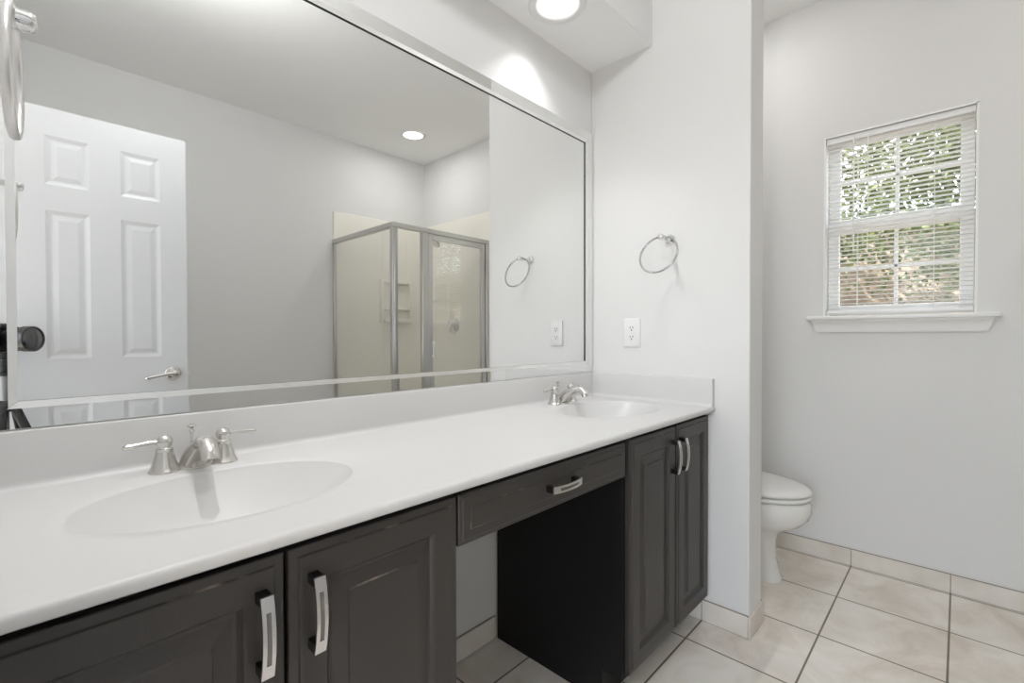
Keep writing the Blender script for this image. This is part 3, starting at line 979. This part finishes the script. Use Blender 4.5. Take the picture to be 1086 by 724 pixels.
# ------------------------------------------------------------------ room door standing open (seen in the mirror)
def make_door():
    t = thing('door_1', 'white six-panel door standing open, seen in the mirror', 'door', (XL, -0.25, 0), kind='structure')
    x0, x1, yf, yb, z0, z1 = XL + 0.006, 0.581, -0.235, -0.270, 0.010, 2.032
    zs = [(0.19, 0.83), (1.012, 1.618), (1.722, 1.920)]
    xs = [(0.100, 0.236), (0.338, 0.480)]
    bm = new()
    ax = sorted([x0, x1] + [v for p in xs for v in p])
    az = sorted([z0, z1] + [v for p in zs for v in p])
    for yy in (yf, yb):
        sg = -1 if yy == yf else 1
        for i in range(len(ax) - 1):
            for j in range(len(az) - 1):
                a, b, c, d = ax[i], ax[i + 1], az[j], az[j + 1]
                if (a, b) in xs and (c, d) in zs:
                    st = [(0, 0), (0.006, 0.0025), (0.014, 0.0055), (0.020, 0.0058), (0.036, 0.0022), (0.039, 0.0018)]
                    lp = [[(a + k, yy + sg * e, c + k), (b - k, yy + sg * e, c + k), (b - k, yy + sg * e, d - k), (a + k, yy + sg * e, d - k)] for k, e in st]
                    rings(bm, lp, (False, True))
                else:
                    bm.faces.new([bm.verts.new(p) for p in ((a, yy, c), (b, yy, c), (b, yy, d), (a, yy, d))])
    for q in (((x0, z0), (x1, z0)), ((x1, z0), (x1, z1)), ((x1, z1), (x0, z1)), ((x0, z1), (x0, z0))):
        (a, c), (b, d) = q
        bm.faces.new([bm.verts.new(p) for p in ((a, yf, c), (b, yf, d), (b, yb, d), (a, yb, c))])
    bmesh.ops.remove_doubles(bm, verts=bm.verts, dist=1e-5)
    leaf = obj('door_leaf', bm, M['door_white'], t)
    bm = new()
    hx, hz = 0.521, 0.931
    lathe(bm, [(0.033, 0.0), (0.033, 0.004), (0.029, 0.008), (0.020, 0.010), (0.012, 0.014), (0.011, 0.045), (0.013, 0.048), (0.013, 0.056), (0.008, 0.060)], (hx, yf, hz), (0, 1, 0), 32)
    lp = smooth_path([(0.0, 0.052, 0.0, 0.0095), (-0.025, 0.054, 0.0, 0.0075), (-0.055, 0.054, -0.005, 0.0070), (-0.085, 0.052, -0.011, 0.0085), (-0.103, 0.050, -0.015, 0.0095), (-0.112, 0.049, -0.017, 0.0045)], 4)
    tube(bm, [(hx + p[0], yf + p[1], hz + p[2]) for p in lp], [p[3] for p in lp], 14)
    obj('door_handle', bm, M['nickel'], t, 50)
    bm = new()
    lathe(bm, [(0.033, 0.0), (0.033, 0.004), (0.029, 0.008), (0.020, 0.010), (0.012, 0.014), (0.011, 0.045), (0.013, 0.056), (0.008, 0.060)], (hx, yb, hz), (0, -1, 0), 32)
    tube(bm, [(hx + p[0], yb - p[1], hz + p[2]) for p in lp], [p[3] for p in lp], 14)
    obj('door_handle', bm, M['nickel'], t, 50)
    bm = new(); box(bm, x1 - 0.001, x1 + 0.0015, -0.262, -0.243, hz - 0.03, hz + 0.03)
    box(bm, x1, x1 + 0.010, -0.258, -0.247, hz - 0.008, hz + 0.008, 0.003, 1)
    obj('latch', bm, M['nickel'], t)
make_door()

# ------------------------------------------------------------------ shower
def make_shower():
    # moulded wall surround with a shelf niche
    t = thing('shower_surround', 'cream moulded wall surround of the shower with a small shelf', 'shower surround', (2.3, YB, 0))
    ST, SH = 0.013, 2.132
    nx0, nx1, nz0, nz1 = 2.285, 2.560, 1.25, 1.575
    bm = new()
    y0, y1 = YB, YB + ST
    box(bm, 1.834, nx0, y0, y1, 0.08, SH, 0.003, 1)
    box(bm, nx1, W - ST, y0, y1, 0.08, SH, 0.003, 1)
    box(bm, nx0, nx1, y0, y1, 0.08, nz0)
    box(bm, nx0, nx1, y0, y1, nz1, SH)
    box(bm, nx0, nx1, y0, y0 + 0.004, nz0, nz1)
    obj('back_panel', bm, M['surround'], t, 40)
    bm = new()
    for a in ((nx0 - 0.03, nx0, nz0 - 0.03, nz1 + 0.03), (nx1, nx1 + 0.03, nz0 - 0.03, nz1 + 0.03), (nx0, nx1, nz1, nz1 + 0.03)):
        box(bm, a[0], a[1], y1 - 0.001, y1 + 0.022, a[2], a[3], 0.006, 2)
    box(bm, nx0, nx1, y1 - 0.005, y1 + 0.045, nz0 - 0.03, nz0 + 0.012, 0.006, 2)
    box(bm, nx0, nx1, y1 - 0.005, y1 + 0.035, 1.335, 1.352, 0.005, 2)
    obj('shelf_niche', bm, M['surround'], t, 40)
    bm = new(); box(bm, W - ST, W, YB, -0.375, 0.08, SH + 0.003, 0.003, 1)
    obj('side_panel', bm, M['surround'], t, 40)

    e = thing('shower_enclosure', 'framed glass corner shower enclosure seen in the mirror', 'shower enclosure', (2.28, -0.86, 0))
    X0, Y0 = 1.834, -0.410
    bm = new()
    box(bm, X0 - 0.03, W - ST, YB + ST, Y0 + 0.03, 0.0, 0.035, 0.004, 2)
    box(bm, X0 - 0.03, X0 + 0.045, YB + ST, Y0 + 0.03, 0.0, 0.095, 0.012, 3)
    box(bm, X0 + 0.045, W - ST, Y0 - 0.045, Y0 + 0.03, 0.0, 0.095, 0.012, 3)
    obj('shower_pan', bm, M['surround'], e, 40)
    ZT = 1.893
    d = 0.014
    def fr(name, *bs):
        bm = new()
        for b in bs:
            box(bm, *b, 0.0025, 1)
        return obj(name, bm, M['frame'], e, 40)
    fr('corner_post', (X0 - 0.018, X0 + 0.024, Y0 - 0.022, Y0 + 0.018, 0.095, ZT - 0.034), (X0 - 0.006, X0 + 0.006, Y0 + 0.016, Y0 + 0.022, 0.095, ZT - 0.034))
    fr('header', (X0 - 0.020, W - ST, Y0 - 0.020, Y0 + 0.020, ZT - 0.034, ZT))
    fr('side_header', (X0 - 0.020, X0 + 0.020, YB + ST, Y0 - 0.020, ZT - 0.034, ZT))
    fr('wall_channel', (X0 - 0.012, X0 + 0.012, YB + ST, YB + ST + 0.022, 0.095, ZT - 0.034))
    fr('bottom_track', (X0 + 0.024, 2.066, Y0 - d, Y0 + d, 0.095, 0.12), (2.118, W - ST, Y0 - d, Y0 + d, 0.095, 0.11))
    fr('side_track', (X0 - d, X0 + d, YB + ST + 0.022, Y0 - 0.022, 0.095, 0.12))
    fr('strike_post', (2.066, 2.118, Y0 - 0.018, Y0 + 0.018, 0.095, ZT - 0.034))
    fr('hinge_post', (2.698, W - ST, Y0 - 0.018, Y0 + 0.018, 0.11, ZT - 0.034))
    bm = new(); box(bm, X0 + 0.022, 2.068, Y0 - 0.003, Y0 + 0.003, 0.118, ZT - 0.033)
    obj('front_glass', bm, M['shower_glass'], e)
    bm = new(); box(bm, X0 - 0.003, X0 + 0.003, YB + ST + 0.02, Y0 - 0.02, 0.118, ZT - 0.033)
    obj('side_glass', bm, M['shower_glass'], e)
    bm = new()
    a, b, z0, z1, fw = 2.122, 2.694, 0.118, ZT - 0.038, 0.040
    for q in ((a, a + fw, z0, z1), (b - fw, b, z0, z1), (a + fw, b - fw, z0, z0 + fw), (a + fw, b - fw, z1 - fw, z1)):
        box(bm, q[0], q[1], Y0 - 0.012, Y0 + 0.012, q[2], q[3], 0.0025, 1)
    dr = obj('door', bm, M['frame'], e, 40)
    bm = new(); box(bm, a + fw - 0.004, b - fw + 0.004, Y0 - 0.003, Y0 + 0.003, z0 + fw - 0.004, z1 - fw + 0.004)
    obj('door_glass', bm, M['shower_glass'], dr)
    bm = new()
    box(bm, 2.148, 2.166, Y0 + 0.024, Y0 + 0.034, 0.935, 1.070, 0.004, 2)
    for zc in (0.952, 1.053):
        box(bm, 2.152, 2.162, Y0 + 0.010, Y0 + 0.026, zc - 0.006, zc + 0.006)
    obj('door_pull', bm, M['plastic'], dr, 40)
    # shower head and valve on the window-side wall
    XW = W - ST
    h = thing('overhead_shower', 'chrome shower head on a bent arm, behind the shower glass', 'shower head', (XW, -0.86, 1.99))
    bm = new()
    lathe(bm, [(0.028, 0), (0.026, 0.006), (0.012, 0.010)], (XW, -0.86, 1.985), (-1, 0, 0), 24)
    tube(bm, smooth_path([(XW, -0.86, 1.985), (XW - 0.06, -0.86, 1.99), (XW - 0.11, -0.86, 1.975), (XW - 0.15, -0.86, 1.94)], 5), 0.0105, 14)
    obj('shower_arm', bm, M['chrome'], h, 50)
    bm = new()
    lathe(bm, [(0.012, 0.0), (0.016, 0.015), (0.020, 0.025), (0.040, 0.055), (0.042, 0.062), (0.038, 0.066)], (XW - 0.145, -0.86, 1.945), (-0.72, 0, -0.69), 28)
    obj('spray_head', bm, M['chrome'], h, 50)
    v = thing('shower_valve', 'round chrome shower valve plate with lever, behind the shower glass', 'shower valve', (XW, -0.855, 1.203))
    bm = new()
    lathe(bm, [(0.080, 0), (0.080, 0.004), (0.072, 0.009), (0.030, 0.014), (0.026, 0.040), (0.018, 0.048)], (XW, -0.855, 1.203), (-1, 0, 0), 36)
    obj('valve_plate', bm, M['chrome'], v, 50)
    bm = new()
    tube(bm, [(XW - 0.040, -0.855, 1.203), (XW - 0.048, -0.855, 1.17), (XW - 0.050, -0.855, 1.13)], [0.010, 0.008, 0.009], 12)
    obj('valve_lever', bm, M['chrome'], v, 50)
make_shower()

# ------------------------------------------------------------------ photographic camera on its tripod (seen in the mirror)
def make_camera():
    c = Vector((0.0590, -0.0700, EYE.z - 0.010))
    f = Vector((math.sin(YAW), math.cos(YAW), 0)); r = Vector((math.cos(YAW), -math.sin(YAW), 0)); z = Vector((0, 0, 1))
    t = thing('photo_camera', 'black camera with a wide lens in the doorway, seen in the mirror', 'camera', c - f * 0.12 - z * 0.05)
    bm = new()
    lathe(bm, [(0.041, -0.004), (0.045, 0.000), (0.0475, -0.002), (0.0475, -0.030), (0.0430, -0.034), (0.0400, -0.072), (0.036, -0.078), (0.034, -0.092)], c, f, 48, close=(True, True))
    obj('lens_barrel', bm, [M['cam_black']], t, 40)
    bm = new()
    lathe(bm, [(0.0405, -0.003), (0.033, -0.0005), (0.018, 0.0025), (0.004, 0.0035)], c - f * 0.001, f, 40)
    obj('lens_element', bm, M['lens_glass'], t, 60)
    bm = new()
    o = c - f * 0.092
    def P(a, d, h): return o + r * a - f * d + z * h
    def cbox(a0, a1, d0, d1, h0, h1, bev=0.006):
        b2 = new()
        vs = []
        box(b2, 0, 1, 0, 1, 0, 1)
        for v in b2.verts:
            v.co = P(a0 + (a1 - a0) * v.co.x, d0 + (d1 - d0) * v.co.y, h0 + (h1 - h0) * v.co.z)
        bmesh.ops.bevel(b2, geom=list(b2.edges), offset=bev, segments=3, profile=0.5, affect='EDGES')
        me = bpy.data.meshes.new('tmp'); b2.to_mesh(me); b2.free(); bm.from_mesh(me); bpy.data.meshes.remove(me)
    cbox(-0.058, 0.062, 0.0, 0.032, -0.046, 0.036)
    cbox(-0.026, 0.026, -0.004, 0.034, 0.034, 0.058, 0.008)
    cbox(-0.066, -0.042, -0.018, 0.032, -0.046, 0.034, 0.008)
    obj('camera_body', bm, M['cam_black'], t, 40)
    bm = new()
    lathe(bm, [(0.011, 0), (0.011, 0.010), (0.009, 0.012)], P(0.045, 0.016, 0.034), z, 20)
    obj('control_dial', bm, M['cam_grey'], t, 40)
    bm = new()
    lathe(bm, [(0.009, 0), (0.009, 0.008)], P(-0.045, 0.010, 0.032), z, 20)
    obj('shutter_button', bm, M['cam_grey'], t, 40)
    # tripod
    base = P(0.0, 0.016, -0.046)
    tp = thing('tripod', 'black tripod carrying the camera in the doorway', 'tripod', (base.x, base.y, 0))
    bm = new()
    lathe(bm, [(0.030, 0.0), (0.030, -0.010), (0.024, -0.012), (0.024, -0.020), (0.018, -0.024), (0.022, -0.034), (0.022, -0.052), (0.016, -0.060), (0.016, -0.075), (0.026, -0.078), (0.026, -0.090)], base - z * 0.001, z, 28)
    obj('head', bm, M['cam_black'], tp, 40)
    bm = new()
    lathe(bm, [(0.010, 0), (0.013, 0.006), (0.013, 0.020), (0.008, 0.024)], base - z * 0.043 + r * 0.018, r, 18)
    obj('lock_knob', bm, M['cam_grey'], tp, 40)
    bm = new()
    ctop, cbot = base.z - 0.090, base.z - 0.46
    lathe(bm, [(0.0125, 0), (0.0125, ctop - cbot)], (base.x, base.y, cbot), z, 20)
    obj('centre_column', bm, M['tripod_grey'], tp, 40)
    hz = base.z - 0.205
    bm = new()
    lathe(bm, [(0.020, -0.020), (0.036, -0.014), (0.036, 0.014), (0.022, 0.022)], (base.x, base.y, hz), z, 24)
    obj('spider', bm, M['cam_grey'], tp, 40)
    for tx, ty in ((0.300, 0.060), (-0.085, 0.270), (0.130, -0.205)):
        d = Vector((tx, ty, 0)); n = (d - Vector((base.x, base.y, 0))).normalized()
        a = Vector((base.x, base.y, hz)) + n * 0.030
        foot = Vector((tx, ty, 0.0))
        mid = a.lerp(foot, 0.5)
        bm = new()
        tube(bm, [a, mid], [0.0145, 0.0145], 14)
        tube(bm, [mid - (foot - a).normalized() * 0.02, mid + (foot - a).normalized() * 0.02], [0.018, 0.018], 14)
        tube(bm, [mid, foot.lerp(a, 0.03)], [0.0110, 0.0110], 14)
        lg = obj('leg', bm, M['cam_black'], tp, 40)
        bm = new(); lathe(bm, [(0.013, 0.0), (0.014, 0.010), (0.010, 0.032)], foot, z, 14)
        obj('rubber_foot', bm, M['cam_grey'], lg, 40)
make_camera()

# ------------------------------------------------------------------ outdoors beyond the window
rnd = random.Random(7)
bm = new(); box(bm, -14.0, 14.0, -14.0, 14.0, -0.35, -0.25)
struct('ground', bm, M['soil'])
bm = new(); box(bm, 7.6, 7.8, -6.0, 12.0, -0.26, 2.55, 0.01, 1)
tag(obj('garden_wall', bm, M['fence']), 'tan stucco garden wall in sun behind the foliage', 'garden wall')
def leaves(name, label, n, place, size, m):
    bm = new()
    for _ in range(n):
        p = place()
        L = size * rnd.uniform(0.6, 1.3); wd = L * 0.42
        d = Vector((rnd.gauss(0, 1), rnd.gauss(0, 1), rnd.gauss(-0.3, 0.7))).normalized()
        u = d.orthogonal().normalized()
        u.rotate(Matrix.Rotation(rnd.uniform(0, 6.28), 3, d))
        w = d.cross(u)
        a, e = p, p + d * L
        q = p + d * L * 0.45
        bm.faces.new([bm.verts.new(x) for x in (a, q + u * wd + w * wd * 0.25, e)])
        bm.faces.new([bm.verts.new(x) for x in (a, e, q - u * wd + w * wd * 0.25)])
    me = bpy.data.meshes.new(name)
    bm.to_mesh(me); bm.free(); me.materials.append(m)
    o = bpy.data.objects.new(name, me); C.objects.link(o)
    o['label'] = label; o['category'] = 'foliage'; o['kind'] = 'stuff'
    return o
clusters = [(rnd.uniform(5.2, 7.0), rnd.uniform(-1.2, 6.0), rnd.uniform(2.0, 4.4)) for _ in range(330)]
clusters += [(rnd.uniform(5.8, 7.0), rnd.uniform(-1.0, 6.0), rnd.uniform(1.55, 2.1)) for _ in range(34)]
def near():
    c = clusters[rnd.randrange(len(clusters))]
    return Vector((c[0] + rnd.gauss(0, 0.20), c[1] + rnd.gauss(0, 0.22), c[2] + rnd.gauss(0, 0.16)))
leaves('foliage', 'green sunlit leaves of the shrubs seen through the window blind', 46000, near, 0.062, M['leaf'])
for k, (x, y, lean) in enumerate(((5.9, 0.92, 0.15), (6.4, 2.6, -0.2), (6.2, -0.5, 0.1))):
    bm = new()
    pts = [(x, y, -0.3), (x + 0.03, y + lean * 0.3, 1.0), (x - 0.02, y + lean * 0.6, 2.2), (x + 0.05, y + lean, 3.6)]
    pp = smooth_path(pts, 5)
    tube(bm, pp, [0.085 - 0.05 * i / len(pp) for i in range(len(pp))], 12)
    for q in range(7):
        z = 1.5 + q * 0.3
        a = Vector((x, y + lean * z / 3.6, z))
        dd = Vector((rnd.uniform(-0.6, 0.3), rnd.uniform(-0.8, 0.8), rnd.uniform(0.3, 0.7)))
        tube(bm, [a, a + dd * 0.5, a + dd + Vector((0, 0, 0.1))], [0.022, 0.014, 0.005], 7)
    tag(obj('tree_trunk', bm, M['bark'], None, 50), ['brown tree trunk behind the lower left window pane', 'brown tree trunk by the garden wall, hidden past the window edge', 'brown tree trunk beside the right end of the window view'][k], 'tree trunk')
